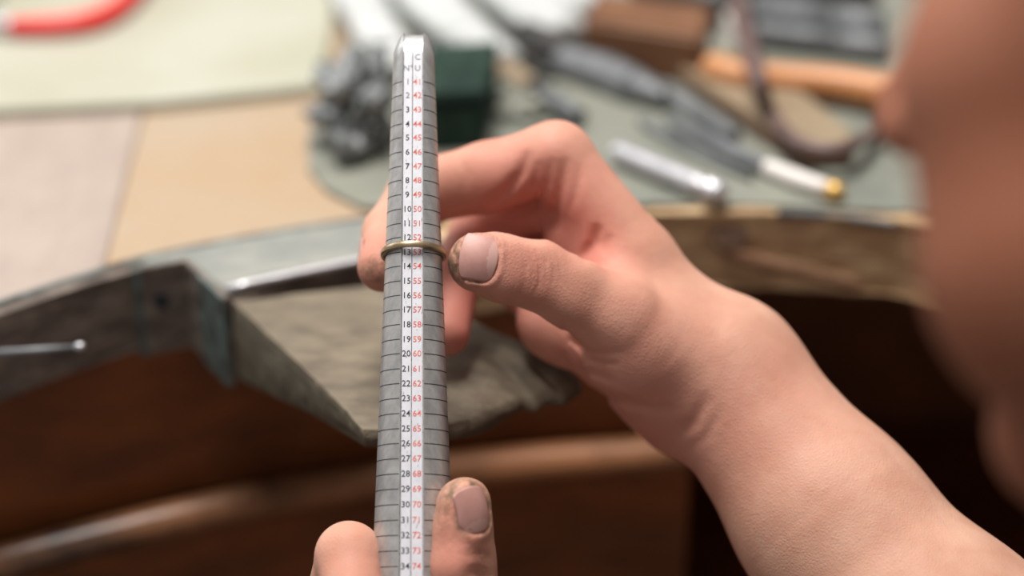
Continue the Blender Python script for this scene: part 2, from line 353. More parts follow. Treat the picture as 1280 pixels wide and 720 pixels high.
nl = empty('nail', B(-20, 441, BZ-0.018), 'slim steel nail with bright rounded end sticking out at the left bench edge', 'nail')
link('shank', tube([Bv(-60, 446, B(0, 393)[1]-0.001), Bv(0, 441, B(0, 393)[1]-0.012), Bv(96, 434, B(0, 393)[1]-0.016)], [0.0018, 0.0014, 0.0010], n=14, sub=1), M['greysteel'], nl, True)
e0 = Bv(94, 434, B(0, 393)[1]-0.0160); e1 = Bv(106, 432.5, B(0, 393)[1]-0.0165)
link('head', lathe(e0, e1, [(0, 0.0008), (0.15, 0.0013), (0.5, 0.0016), (0.85, 0.0012), (1, 0.0001)]), M['chrome'], nl, True)

# ------------------------------------------------------------------ ring mandrel (axis in camera mm)
def nrm0(v): v = np.asarray(v, float); return v/np.linalg.norm(v)
TL = math.radians(11.0)
AX = nrm0([-0.008, math.cos(TL), -math.sin(TL)])      # towards the tip
NR = np.array([0, math.sin(TL), math.cos(TL)])       # front face, towards the viewer
O0 = px(517, 312, 592)
def urow(y):                                          # axial coordinate whose flat shows on row y
    lo, hi = -200.0, 150.0
    for _ in range(50):
        m_ = (lo+hi)/2; p = O0+AX*m_+NR*rad(m_); yy = 360-FPX*p[1]/(-p[2])
        if yy > y: lo = m_
        else: hi = m_
    return m_
U41 = U74 = None
def rad(u): return 8.435 + (-0.0711)*u
U41, U74 = urow(101), urow(708)
STEP = (U41-U74)/33
DR = (23.555-13.05)/2/33/STEP
U53 = U41-12*STEP
def rad(u): return 16.87/2 - DR*(u-U53)
U41, U74 = urow(101), urow(708); STEP = (U41-U74)/33; U53 = U41-12*STEP
ROWS = [101,118,136,154,171,189,207,224.5,242.5,260.5,278.5,296,314.5,332,350.5,368.5,386.5,405,423.5,441.5,460.5,479,497.5,516.5,535.5,554,573,592,611,630.5,650,669,688.5,708]
UM = [urow(y) for y in ROWS]
UT = urow(36)
HW = 3.05
Mroot = empty('ring_mandrel', c2w(O0+AX*(-165)), 'tapered steel ring sizing stick with flat scale numbered 1 to 34 and 41 to 74', 'ring mandrel')
def mand():
    us = list(np.linspace(-165, UT-6, 90))+[UT-4.6, UT-3.92, UT-3.88, UT-2.6, UT-1.4, UT-0.7, UT-0.2, UT]
    na = 72; V = []; F = []
    for u in us:
        r = rad(u); e = UT-u
        if e < 7: r *= 0.58+0.42*min(1, (e/6.2))**0.62
        gr = 1.0 if e > 3.9 else (1.1+(3.9-e)*0.16)/0.42
        hw = HW*(1+0.0009*(U41-u)); d0 = math.sqrt(max(r*r-hw*hw, 0.01))
        ah = math.asin(min(hw/r, 0.95))
        # channel: edge points at +-ah, inner flat recessed a little
        ring = [(-hw*0.97, d0-0.42*gr), (-0.1, d0-0.42*gr), (0.1, d0-0.42*gr), (hw*0.97, d0-0.42*gr)]
        ring += [(r*math.sin(a), r*math.cos(a)) for a in np.linspace(ah, 2*math.pi-ah, na)]
        for x, z in ring: V.append(O0+AX*u+np.array([1, 0, 0])*x+NR*z)
    n = na+4
    for i in range(len(us)-1):
        for k in range(n): F.append((i*n+k, i*n+(k+1) % n, (i+1)*n+(k+1) % n, (i+1)*n+k))
    F.append(tuple(range(n))); F.append(tuple((len(us)-1)*n+k for k in range(n)))
    me = bpy.data.meshes.new('mandrel'); me.from_pydata([tuple(v) for v in c2w(np.array(V))], [], F)
    me.materials.append(M['steel']); me.materials.append(M['plate'])
    mi = [0]*len(F)
    for i in range(len(us)-1):
        if us[i+1] <= UT-3.9: 
            for k in range(3): mi[i*n+k] = 1
    me.polygons.foreach_set('material_index', mi)
    me.update(); bm = bmesh.new(); bm.from_mesh(me); bmesh.ops.recalc_face_normals(bm, faces=bm.faces); bm.to_mesh(me); bm.free()
    return me
so = link('shaft', mand(), None, Mroot, True)
so.data.set_sharp_from_angle(angle=math.radians(28))
def mpt(u, x, z): return O0+AX*u+np.array([x, 0, 0])+NR*z
def flatz(u):
    hw = HW*(1+0.0009*(U41-u)); return math.sqrt(rad(u)**2-hw*hw)-0.42, hw
def quadstrip(A, Bp):
    V = [tuple(v) for v in c2w(np.array(A+Bp))]; n = len(A)
    me = bpy.data.meshes.new('s'); me.from_pydata(V, [], [(i, i+1, n+i+1, n+i) for i in range(n-1)]); return me
for i in range(34):
    u = UM[i]; r = rad(u)+0.03; _, hw = flatz(u); ah = math.asin(hw/r)+0.03
    for sg in (-1, 1):
        an = [sg*a for a in np.linspace(ah, 1.75, 26)]
        A = [mpt(u+0.13, r*math.sin(a), r*math.cos(a)) for a in an]; Bq = [mpt(u-0.13, r*math.sin(a), r*math.cos(a)) for a in an]
        link('graduation_mark', quadstrip(A, Bq), M['ink'], Mroot)
def vline(name, xf, wd, m, u0, u1, zoff=0.05):
    A, Bq = [], []
    for u in np.linspace(u0, u1, 40):
        z, hw = flatz(u); x = xf*hw
        A.append(mpt(u, x-wd/2, z+zoff)); Bq.append(mpt(u, x+wd/2, z+zoff))
    return link(name, quadstrip(A, Bq), m, Mroot)
vline('column_line', -0.04, 0.20, M['ink'], UT-5.5, -150)
vline('column_line', -0.93, 0.16, M['ink'], UT-7, -150)
vline('column_line', 0.92, 0.15, M['faint'], UT-7, -150)
# text
dg = None
def text(s, size, u, xc, m, name='number'):
    cu = bpy.data.curves.new('t', 'FONT'); cu.body = s; cu.size = size; cu.align_x = 'CENTER'; cu.align_y = 'CENTER'; cu.resolution_u = 2; cu.offset = 0.018
    to = bpy.data.objects.new('t', cu); C.objects.link(to); bpy.context.view_layer.update()
    me = bpy.data.meshes.new_from_object(to); bpy.data.objects.remove(to)
    z, hw = flatz(u)
    co = np.empty(len(me.vertices)*3); me.vertices.foreach_get('co', co); co = co.reshape(-1, 3)
    P = O0+AX*u+np.array([xc, 0, 0])+NR*(z+0.06)+co[:, 0:1]*np.array([1, 0, 0])+co[:, 1:2]*AX+co[:, 1:2]*NR*(DR*0)
    # keep glyphs parallel to the tapering flat
    P = P+NR*((-DR)*co[:, 1:2])
    me.vertices.foreach_set('co', c2w(P).ravel()); me.materials.clear()
    return link(name, me, m, Mroot)
for i in range(34):
    u = UM[i]
    _, hw = flatz(u)
    text(str(i+1), 2.6, u, -0.50*hw, M['ink'] if i > 1 else M['faint'])
    text(str(i+41), 2.6, u, 0.45*hw, M['red_ink'])
uN = urow(84)
text("N\u00b0", 2.6, uN, -0.48*HW, M['faint'], 'column_heading'); text("U", 2.6, uN, 0.45*HW, M['faint'], 'column_heading')
text("C", 2.6, urow(70), 0.45*HW, M['faint'], 'stamped_mark')
# pits and scratches on the flat: one joined layer
V, F = [], []
for k in range(110):
    u = rng.uniform(-100, UT-8); z, hw = flatz(u); x = rng.choice([-0.5, 0.45, 0.97, -0.97, 1.15])*hw+rng.normal()*0.35; x = float(np.clip(x, -hw*0.93, hw*0.93))
    L_ = rng.uniform(0.15, 0.9); a = rng.normal()*0.25; wd = rng.uniform(0.03, 0.07)
    d = np.array([math.sin(a), math.cos(a)]); q = np.array([d[1], -d[0]])*wd
    b = len(V)
    for s1, s2 in ((-1, -1), (1, -1), (1, 1), (-1, 1)):
        o_ = q*s1+d*L_/2*s2; V.append(mpt(u+o_[1], x+o_[0], z+0.04))
    F.append((b, b+1, b+2, b+3))
me = bpy.data.meshes.new('scratches'); me.from_pydata([tuple(v) for v in c2w(np.array(V))], [], F)
so = link('scratches', me, M['scratch'], Mroot); so['kind'] = 'stuff'

# ------------------------------------------------------------------ gold ring on the mandrel
RT = math.radians(19); RA = np.array([0, math.cos(RT), -math.sin(RT)]); RN = np.array([0, math.sin(RT), math.cos(RT)])
uR = urow(312)
RO = O0+AX*(uR+0.3)
rin = rad(uR)+0.16
V, F = [], []; nA, nB = 96, 16
for i in range(nA):
    a = 2*math.pi*i/nA; d = np.array([math.sin(a), 0, 0])+RN*math.cos(a)
    for k in range(nB):
        b = 2*math.pi*k/nB; cx, cy = math.cos(b), math.sin(b)
        cx = math.copysign(abs(cx)**0.7, cx); cy = math.copysign(abs(cy)**0.8, cy)
        V.append(RO+d*(rin+0.65+0.65*cx)+RA*(1.02*cy))
for i in range(nA):
    for k in range(nB): F.append((i*nB+k, i*nB+(k+1) % nB, ((i+1) % nA)*nB+(k+1) % nB, ((i+1) % nA)*nB+k))
me = bpy.data.meshes.new('ring'); me.from_pydata([tuple(v) for v in c2w(np.array(V))], [], F)
bm = bmesh.new(); bm.from_mesh(me); bmesh.ops.recalc_face_normals(bm, faces=bm.faces); bm.to_mesh(me); bm.free()
tag(link('ring', me, M['gold'], smooth=True), 'thin plain pale gold ring slipped round the sizing stick at number 13', 'ring')

# ------------------------------------------------------------------ implicit surfaces for the person
def cap(P, a, b, ra, rb, fl=None):
    ba = b-a; t = np.clip(((P-a)@ba)/max(ba@ba, 1e-9), 0, 1)
    q = P-a-t[:, None]*ba
    if fl is not None:
        n, f = fl; qn = q@n; q = q+(1/f-1)*qn[:, None]*n
    return np.sqrt((q*q).sum(1))-(ra+(rb-ra)*t)
def ell(P, c, R, axes=None):
    q = P-c
    if axes is not None: q = q@axes.T
    R = np.asarray(R, float); k0 = np.sqrt(((q/R)**2).sum(1)); k1 = np.sqrt(((q/R**2)**2).sum(1))+1e-9
    return k0*(k0-1)/k1
def smin(a, b, k):
    h = np.clip(0.5+0.5*(b-a)/k, 0, 1); return b+(a-b)*h-k*h*(1-h)
def smax(a, b, k): return -smin(-a, -b, k)
def chain(P, pts, rs, k=2.0, fl=None):
    d = None
    for i in range(len(pts)-1):
        c = cap(P, pts[i], pts[i+1], rs[i], rs[i+1], fl); d = c if d is None else smin(d, c, k)
    return d
def crease(P, pts, w_, dep):
    d = np.full(len(P), 1e9)
    for a, b in zip(pts[:-1], pts[1:]): d = np.minimum(d, cap(P, np.array(a), np.array(b), 0, 0))
    return dep*np.exp(-(d/w_)**2)
def pcrease(P, pts, w_, dep, d0, d1):
    """fold along a line, constant through a range of depth"""
    z = -P[:, 2]; Q = np.stack([P[:, 0]/z, P[:, 1]/z], 1)*610.0; d = np.full(len(P), 1e9)
    q = [np.array([(x-640)/FPX*610.0, (360-y)/FPX*610.0]) for x, y in pts]
    n = len(q)-1; tt = np.zeros(len(P))
    for i, (a, b) in enumerate(zip(q[:-1], q[1:])):
        ba = b-a; t = np.clip(((Q-a)@ba)/(ba@ba), 0, 1); e = np.sqrt(((Q-a-t[:, None]*ba)**2).sum(1)); m_ = e < d; d = np.where(m_, e, d); tt = np.where(m_, (i+t)/n, tt)
    return dep*np.exp(-(d/w_)**2)*(0.08+0.92*np.sin(np.pi*np.clip(tt, 0, 1))**0.7)*((z > d0) & (z < d1))
def mesh_sdf(f, lo, hi, h, proj=3):
    lo = np.array(lo, float); hi = np.array(hi, float); n = np.ceil((hi-lo)/h).astype(int)+1
    cs = 6; nc = np.ceil(n/cs).astype(int)+2
    gc = [lo[i]+(np.arange(nc[i]))*h*cs for i in range(3)]
    Pc = np.stack(np.meshgrid(*gc, indexing='ij'), -1).reshape(-1, 3)
    dc = np.empty(len(Pc))
    for s in range(0, len(Pc), 200000): dc[s:s+200000] = f(Pc[s:s+200000])
    dc = dc.reshape(nc)
    full = np.repeat(np.repeat(np.repeat(dc, cs, 0), cs, 1), cs, 2)[:n[0], :n[1], :n[2]].astype(np.float32)
    # blocks around coarse node i cover [i, i+1) cells: near surface if min over corners is small
    near = np.zeros(nc, bool); lim = h*cs*1.9
    nb = np.abs(dc) < lim
    near |= nb
    near[:-1] |= nb[1:]; near[:, :-1] |= nb[:, 1:]; near[:, :, :-1] |= nb[:, :, 1:]
    fn = np.repeat(np.repeat(np.repeat(near, cs, 0), cs, 1), cs, 2)[:n[0], :n[1], :n[2]]
    idx = np.argwhere(fn)
    vals = np.empty(len(idx), np.float32)
    for s in range(0, len(idx), 200000): vals[s:s+200000] = f(lo+idx[s:s+200000]*h)
    full[idx[:, 0], idx[:, 1], idx[:, 2]] = vals
    S = full < 0
    acc = np.zeros(tuple(n-1)+(3,), np.float32); cnt = np.zeros(tuple(n-1), np.int16)
    edges = []
    for ax in range(3):
        a = [slice(None)]*3; b = [slice(None)]*3; a[ax] = slice(0, -1); b[ax] = slice(1, None)
        cr = S[tuple(a)] != S[tuple(b)]
        e = np.argwhere(cr); va = full[tuple(a)][cr]; vb = full[tuple(b)][cr]
        t = va/(va-vb); p = e.astype(float); p[:, ax] += t
        sgn = S[tuple(a)][cr]
        o1, o2 = [(1, 2), (2, 0), (0, 1)][ax]
        ok = (e[:, o1] > 0) & (e[:, o2] > 0) & (e[:, o1] < n[o1]-1) & (e[:, o2] < n[o2]-1)
        e, p, sgn = e[ok], p[ok], sgn[ok]
        quad = []
        for d1, d2 in ((-1, -1), (0, -1), (0, 0), (-1, 0)):
            c = e.copy(); c[:, o1] += d1; c[:, o2] += d2; quad.append(c)
            np.add.at(acc, (c[:, 0], c[:, 1], c[:, 2]), p); np.add.at(cnt, (c[:, 0], c[:, 1], c[:, 2]), 1)
        edges.append((quad, sgn))
    vid = np.full(tuple(n-1), -1, np.int64); m_ = cnt > 0; vid[m_] = np.arange(m_.sum())
    V = lo+(acc[m_]/cnt[m_][:, None])*h
    F = []
    for quad, sgn in edges:
        q = np.stack([vid[c[:, 0], c[:, 1], c[:, 2]] for c in quad], 1)
        q[~sgn] = q[~sgn][:, ::-1]; F.append(q)
    F = np.concatenate(F)
    ee = h*0.35
    for _ in range(proj):
        g = np.zeros_like(V)
        for k in ((1, 1, 1), (1, -1, -1), (-1, 1, -1), (-1, -1, 1)):
            kk = np.array(k, float); g += kk*f(V+kk*ee)[:, None]
        g /= 4*ee; l2 = (g*g).sum(1)+1e-6
        st = (f(V)/l2)[:, None]*g; l = np.linalg.norm(st, axis=1, keepdims=True); st *= np.minimum(1, h*0.6/np.maximum(l, 1e-9)); V = V-0.8*st
    return V, F

def nrm(v): v = np.asarray(v, float); return v/np.linalg.norm(v)

# ---- nails: frame (centre, direction to tip, normal), half width, half length
class Nail:
    def __init__(s, c, tip, nor, hw, hl):
        s.c = np.array(c, float); s.t = nrm(tip); n = np.array(nor, float); s.n = nrm(n-s.t*(n@s.t)); s.b = np.cross(s.t, s.n); s.hw = hw; s.hl = hl
    def detail(s, P):
        q = P-s.c; a = q@s.t; b = q@s.b; z = q@s.n
        e = (np.abs(b/s.hw)**3+np.abs(np.where(a < 0, a, a*0.98)/s.hl)**3)**(1/3)
        m_ = np.clip((z+s.hw*0.9)/3, 0, 1)*np.clip((9-z)/2, 0, 1)
        groove = 0.55*np.exp(-((e-1.0)*s.hw/0.55)**2)
        ridge = -0.50*np.exp(-((e-1.20)*s.hw/0.85)**2)*np.where(a > s.hl*0.5, 0.2, 1)
        inner = 0.15*(e < 1)
        return m_*(groove+ridge+inner)
    def build(s, f, off=0.22, na=26, nb=26):
        V = []
        for i in range(na+1):
            t = i/na; a = -s.hl+2*s.hl*t
            w_ = s.hw*0.97*(1-0.22*max(0, (1-t/0.30))**2 if t < 0.30 else 1.0)
            if t < 0.14: w_ *= math.sqrt(max(0.0, 1-(1-t/0.14)**2))*0.35+0.65
            if t > 0.88: w_ *= 1-0.25*((t-0.88)/0.12)**2
            for j in range(nb+1):
                s_ = 2*j/nb-1; curve = 0.10*s.hl*(s_**2)
                aa = a+(curve if t < 0.5 else -curve*1.3)*(abs(2*t-1))
                V.append(s.c+s.t*aa+s.b*(w_*s_)+s.n*7.0)
        V = np.array(V); tt = np.zeros(len(V))
        for _ in range(40): d = f(V-s.n*tt[:, None]); tt += np.clip(d, -1, 2)*0.7
        # smooth over the grooves: blend marched depth with a fitted quadratic
        q = V-s.c; A = np.stack([np.ones(len(V)), q@s.t, q@s.b, (q@s.t)**2, (q@s.b)**2], 1)
        t0 = np.median(tt); ok = np.abs(tt-t0) < 2.6
        co, *_ = np.linalg.lstsq(A[ok], tt[ok], rcond=None); tf = np.minimum(A@co, t0+3.4)
        Vt = V-s.n*(tf-off-0.25)[:, None]
        n = (na+1)*(nb+1); Vb = Vt-s.n*0.7
        F = []
        for i in range(na):
            for j in range(nb):
                k = i*(nb+1)+j; F.append((k, k+1, k+nb+2, k+nb+1)); F.append((n+k, n+k+nb+1, n+k+nb+2, n+k+1))
        bd = [j for j in range(nb+1)]+[i*(nb+1)+nb for i in range(1, na+1)]+[na*(nb+1)+j for j in range(nb-1, -1, -1)]+[i*(nb+1) for i in range(na-1, 0, -1)]
        for i in range(len(bd)): a_, b_ = bd[i], bd[(i+1) % len(bd)]; F.append((a_, b_, n+b_, n+a_))
        me = bpy.data.meshes.new('nail'); me.from_pydata([tuple(v) for v in c2w(np.concatenate([Vt, Vb]))], [], F)
        me.materials.append(M['nail']); me.materials.append(M['lunula'])
        mi = []
        for i in range(na):
            for j in range(nb):
                a_ = (i+0.5)/na; s_ = 2*(j+0.5)/nb-1
                k = 1 if (a_ < 0.27*(1-0.75*s_*s_)+0.02) else 0
                mi += [k, 0]
        mi += [0]*len(bd); me.polygons.foreach_set('material_index', mi)
        bm = bmesh.new(); bm.from_mesh(me); bmesh.ops.recalc_face_normals(bm, faces=bm.faces); bm.to_mesh(me); bm.free()
        return me

# ---- left hand and forearm (joints read from the photograph, depth in mm)
TH_T, TH_I, TH_M, TH_C = px(597, 328, 594), px(668, 342, 600), px(772, 398, 609), px(878, 472, 626)
I_M, I_P, I_D, I_T = px(695, 199, 632), px(527, 240, 641), px(488, 292, 626), px(478, 334, 609)
M_M, M_P, M_D, M_T = px(716, 240, 646), px(600, 284, 664), px(568, 350, 650), px(559, 418, 634)
R_M, R_P, R_D, R_T = px(735, 288, 656), px(660, 312, 676), px(640, 345, 668), px(655, 366, 652)
L_M, L_P, L_D, L_T = px(752, 345, 664), px(706, 352, 672), px(690, 372, 664), px(705, 390, 655)
WR, FA1, FA2, EL = px(905, 472, 628), px(1039, 649, 612), px(1180, 822, 592), px(1560, 1190, 545)
nailL = Nail(px(599, 321, 587), px(560, 317, 589)-px(660, 334, 592), np.array([-0.05, 0.10, 1.0]), 7.1, 5.7)
nailI = Nail(px(480, 326, 611)+np.array([-6.3, 1.5, -4.2]), px(474, 350, 612)-px(487, 285, 626), np.array([-1.0, 0.25, -0.75]), 5.2, 5.0)
zc = lambda x, y, d=600: px(x, y, d)
def hand_l(P):
    palm = chain(P, [px(880, 440, 625), px(800, 322, 628), I_M], [15, 10.5, 11.2], 4)
    palm = smin(palm, chain(P, [px(880, 460, 634), px(800, 350, 640), M_M], [14, 11, 10.5], 4), 8)
    palm = smin(palm, chain(P, [px(880, 485, 640), px(800, 390, 648), R_M], [14, 11, 10], 4), 8)
    palm = smin(palm, chain(P, [px(850, 500, 636), px(770, 440, 636), px(700, 398, 642)], [14.5, 13.5, 12.0], 4), 7)
    palm = smin(palm, cap(P, px(700, 400, 642), L_M, 12, 10), 7)
    palm = smin(palm, cap(P, px(720, 300, 640), px(740, 330, 640), 10, 11), 8)   # padding under the knuckles
    fore = chain(P, [px(868, 462, 630), WR, FA1, FA2, EL], [21, 23.3, 28, 35, 41], 10)
    palm = smin(palm, fore, 12)
    then = chain(P, [TH_M, px(800, 432, 616), px(868, 482, 628)], [12.5, 17.0, 19], 5)
    thumb = chain(P, [TH_T, px(628, 334, 597), TH_I, px(715, 366, 603), TH_M], [8.9, 10.2, 10.3, 10.6, 13.0], 3)
    palm = smin(palm, then, 9)
    thumb = smax(thumb, (P-TH_T)@nailL.n-7.3+0.10*np.maximum(0, -((P-TH_T)@nailL.t)-7), 3.5)
    palm = smin(palm, chain(P, [px(772, 372, 620), px(756, 310, 632)], [9, 8.5], 4), 9)    # web of the thumb
    d = smin(palm, thumb, 5)
    f = chain(P, [I_M, px(610, 222, 637), I_P, I_D, I_T], [11.4, 11.2, 10.4, 8.4, 7.7], 3); d = np.minimum(d, smin(palm, f, 5))
    f2 = chain(P, [M_M, M_P, M_D, M_T], [10.5, 9.5, 8.2, 7.0], 3); d = smin(d, smin(palm, f2, 5), 0.8)
    f3 = chain(P, [R_M, R_P, R_D, R_T], [10, 9, 8, 7.5], 3); d = smin(d, smin(palm, f3, 4), 0.8)
    f4 = chain(P, [L_M, L_P, L_D, L_T], [9, 8, 7.2, 6.8], 3); d = smin(d, smin(palm, f4, 4), 0.8)
    # creases: thumb joint, index root folds, thenar folds, wrist folds
    cr = 0
    for xx, dp in ((672, .55), (680, .48), (664, .36), (689, .3), (655, .28), (697, .2)):
        cr = cr+pcrease(P, [(xx-3, 310), (xx+3, 330), (xx+2, 352), (xx-6, 370)], 0.6, dp, 560, 612)
    for a, wd, dp in (([(662, 188), (652, 216), (634, 238), (604, 260)], 1.9, 1.5), ([(674, 200), (668, 228), (652, 250)], 1.5, .8), ([(690, 196), (684, 228), (668, 256), (648, 272)], 1.9, 1.2), ([(706, 196), (702, 230), (694, 262), (690, 290)], 2.0, 1.5), ([(726, 205), (720, 238), (710, 270)], 1.6, .6), ([(748, 280), (744, 302), (727, 326)], 1.9, 1.6), ([(764, 292), (752, 318)], 1.6, .6), ([(575, 196), (584, 218), (582, 240)], 1.4, .35), ([(620, 285), (655, 292), (682, 300)], 1.8, 1.2)):
        cr = cr+pcrease(P, a, wd, dp, 590, 660)
    for a, wd, dp in (([(703, 400), (712, 424), (738, 440), (778, 440)], .9, .7), ([(712, 420), (735, 449), (775, 457)], .9, .6), ([(708, 425), (728, 462), (770, 478)], 1.2, .8), ([(700, 440), (735, 486), (790, 505), (840, 512)], 1.8, 1.6), ([(838, 548), (868, 528), (888, 492)], 2.2, .7), ([(852, 570), (884, 544), (905, 505)], 1.8, .3)):
        cr = cr+pcrease(P, a, wd, dp, 585, 660)
    for k in range(9):      # fine skin lines over the back of the thumb
        cr = cr+pcrease(P, [(702+k*9, 345+k*3), (716+k*9, 372+k*4), (722+k*9, 396+k*3)], 0.5, .10, 560, 612)
    return d+cr+nailL.detail(P)
# ---- right hand round the lower end
RT_T, RT_I, RT_M, RT_C = px(581, 633, 567), px(583, 705, 566), px(604, 850, 580), px(640, 960, 612)
RI_M, RI_P, RI_D, RI_T = px(405, 868, 604), px(436, 694, 573), px(446, 780, 558), px(474, 850, 545)
RWR, REL = px(640, 1060, 655), w2c((0.25, 0.46, 0.70))
nailR = Nail(px(601, 637, 560), px(590, 600, 565)-px(597, 660, 566), np.array([0.86, -0.02, 0.52]), 5.6, 6.6)
def hand_r(P):
    palm = chain(P, [RT_M, RT_C, RWR], [13.5, 19, 24], 8)
    for (m_, r_) in ((RI_M, 11.5), (px(400, 950, 612), 11.5), (px(410, 1030, 620), 11), (px(430, 1100, 630), 10)):
        palm = smin(palm, cap(P, m_, RWR+np.array([-10, 0, 0]), r_, 18), 8)
    palm = smin(palm, chain(P, [RWR, (RWR+REL)/2, REL], [24, 33, 40], 8), 10)
    th = chain(P, [RT_T, px(580, 665, 567), RT_I, px(590, 770, 569), RT_M], [8.3, 8.6, 10.0, 10.6, 13], 2.5)
    th = smax(th, (P-RT_T)@nailR.n-6.9+0.10*np.maximum(0, -((P-RT_T)@nailR.t)-7), 3.5)
    d = smin(palm, th, 5)
    ix = chain(P, [RI_M, px(420, 770, 588), RI_P], [11, 10.2, 9.4], 3); ix = smin(ix, chain(P, [RI_P, RI_D, RI_T], [9.4, 8.5, 7.6], 3), 2)
    d = smin(d, smin(palm, ix, 4), 0.8)
    for k, (a, b, c, e) in enumerate((((395, 950, 612), (405, 850, 583), (430, 915, 553), (500, 925, 543)), ((410, 1030, 620), (430, 950, 590), (450, 985, 568), (505, 1000, 560)), ((430, 1100, 630), (445, 1040, 605), (465, 1070, 585), (510, 1080, 578)))):
        g = chain(P, [px(*a), px(*b), px(*c), px(*e)], [10.5, 9.5, 8.3, 7.5], 3); d = smin(d, smin(palm, g, 4), 0.8)
    cr = 0
    for yy, dp in ((692, .5), (699, .35), (712, .35), (720, .5)):
        cr = cr+pcrease(P, [(574, yy+3), (590, yy-3), (606, yy-1), (614, yy+5)], 0.7, dp, 540, 570)
    return d+cr+nailR.detail(P)
# ---- head, in its own frame: forward, up, left
PHI = math.radians(44)
HF = np.array([-math.cos(PHI), 0, -math.sin(PHI)]); HU = np.array([0, 1.0, 0]); HL = np.array([-math.sin(PHI), 0, math.cos(PHI)])
HC = px(1106, 150, 440)-(114*HF-22*HU)
HX = np.stack([HF, HU, HL])
def hl(f, u, l): return HC+f*HF+u*HU+l*HL
def head(P):
    q = (P-HC)@HX.T
    v = lambda *a: np.array(a, float)
    qs = q.copy(); qs[:, 2] = np.abs(qs[:, 2])
    d = ell(q, v(-10, 28, 0), (94, 82, 75))
    d = smin(d, ell(q, v(34, -12, 0), (56, 78, 58)), 16)
    d = smin(d, cap(qs, v(0, -40, 50), v(58, -86, 10), 18, 18), 20)
    d = smin(d, ell(qs, v(46, -56, 34), (32, 30, 27)), 14)
    d = smin(d, ell(qs, v(58, -20, 36), (25, 24, 24)), 14)
    d = smin(d, ell(qs, v(52, -48, 34), (22, 26, 22)), 12)
    d = smin(d, cap(qs, v(82, 34, 8), v(76, 34, 38), 10, 9), 8)
    d = smin(d, ell(q, v(66, -90, 0), (17, 15, 20)), 10)
    d = smin(d, ell(q, v(72, -52, 0), (26, 24, 28)), 12)
    d = smax(d, -ell(qs, v(98, 12, 31), (15, 13, 17)), 8)
    d = smin(d, cap(q, v(88, 14, 0), v(105, -20, 0), 6, 9.5), 6)
    d = smin(d, ell(qs, v(97, -25, 12), (10, 7, 6)), 4)
    d = smin(d, ell(qs, v(78, 11.5, 31), (13.4, 13.4, 14)), 2.5)
    d = smax(d, -ell(qs, v(93, 9.5, 31), (8, 4.2, 11)), 1.0)
    d = smin(d, cap(qs, v(95, -47, 0), v(86, -50, 20), 5.5, 2.5), 2)
    d = smin(d, cap(qs, v(94, -57, 0), v(86, -53, 18), 6.0, 2.5), 1.5)
    ear = ell(qs, v(-8, -4, 77), (17, 31, 7)); ear = smax(ear, -ell(qs, v(-4, -2, 86), (10, 21, 7)), 3)
    d = smin(d, ear, 5)
    d = smin(d, cap(q, v(-18, -45, 0), v(-62, -150, 0), 54, 60), 22)
    return d
NB = w2c(c2w(hl(-62, -150, 0)))
# ---- shirt: torso, shoulders, upper arms (world metres -> camera mm)
LSH, RSH = w2c((0.20, 0.065, 0.95)), w2c((0.32, 0.40, 0.95))
CH, PEL = w2c((0.31, 0.20, 0.82)), w2c((0.42, 0.16, 0.50))
def torso(P):
    d = cap(P, CH, PEL, 118, 125, (nrm(w2c((0.9, -0.44, 0))-w2c((0, 0, 0))), 0.85))
    d = smin(d, cap(P, LSH, RSH, 62, 62), 60)
    d = smin(d, cap(P, LSH, EL+0.15*(LSH-EL), 58, 47), 25)
    d = smin(d, cap(P, RSH, REL+0.15*(RSH-REL), 58, 47), 25)
    d = smin(d, cap(P, NB+0.1*(HC-NB), NB, 64, 74), 30)
    n = nrm(HC-NB)
    d = smax(d, (P-NB-0.42*(HC-NB))@n, 3)
    # open sleeves
    w_ = 3.0*np.sin(P[:, 0]*0.06+P[:, 1]*0.05)*np.sin(P[:, 2]*0.07)
    return d+w_
person = empty('person', tuple(c2w(PEL)), 'person in dark shirt leaning in, measuring a ring on a stick with both hands', 'person')
def bbox(pts, r): A = np.array(pts); return A.min(0)-r, A.max(0)+r
parts = []
def bump(P, c, r): return np.exp(-(((P-c)**2).sum(1))/(r*r))
lo, hi = bbox([I_T, I_M, WR, R_P, M_T, FA2, px(1560, 1190, 545)+np.array([0,0,0]), L_M], 30)
lo2, hi2 = lo, hi
EL_KEEP = EL
V, F = mesh_sdf(hand_l, lo, hi, 0.9); red = np.zeros(len(V)); dirt = np.zeros(len(V))
for c, r, a in ((TH_T+(0, 0, 6), 16, .45), (px(668, 335, 590), 12, .30), (px(690, 235, 620), 22, .38), (px(640, 270, 640), 24, .55), (I_T, 18, .55), (px(728, 318, 620), 14, .5), (M_T, 20, .65), (px(640, 290, 650), 34, .5), (px(760, 420, 600), 22, .25), (px(740, 470, 630), 34, .5), (px(860, 540, 620), 26, .35), (px(1000, 520, 600), 30, .2)): red += a*bump(V, c, r)
tipd = nailL
q = V-nailL.c; a_ = q@nailL.t; b_ = q@nailL.b; zz = q@nailL.n
e_ = (np.abs(b_/nailL.hw)**3+np.abs(a_/nailL.hl)**3)**(1/3)
dirt += 0.9*np.clip((a_-4.2)/2.0, 0, 1)*np.clip((zz+22)/6, 0, 1)
dirt += 0.75*np.exp(-((e_-1.05)*6/1.0)**2)*(zz > -6)*np.where(a_ > -2, 1, 0.25)
dirt += 0.5*bump(V, I_T+(-6, -5, 6), 7)
for xx in (664, 672, 680): dirt += 0.28*np.clip(crease(V, [px(xx-3, 312, 589), px(xx+2, 330, 588), px(xx+1, 352, 589)], 0.9, 1), 0, 1)
parts.append((V, F, red, dirt, np.zeros(len(V))))
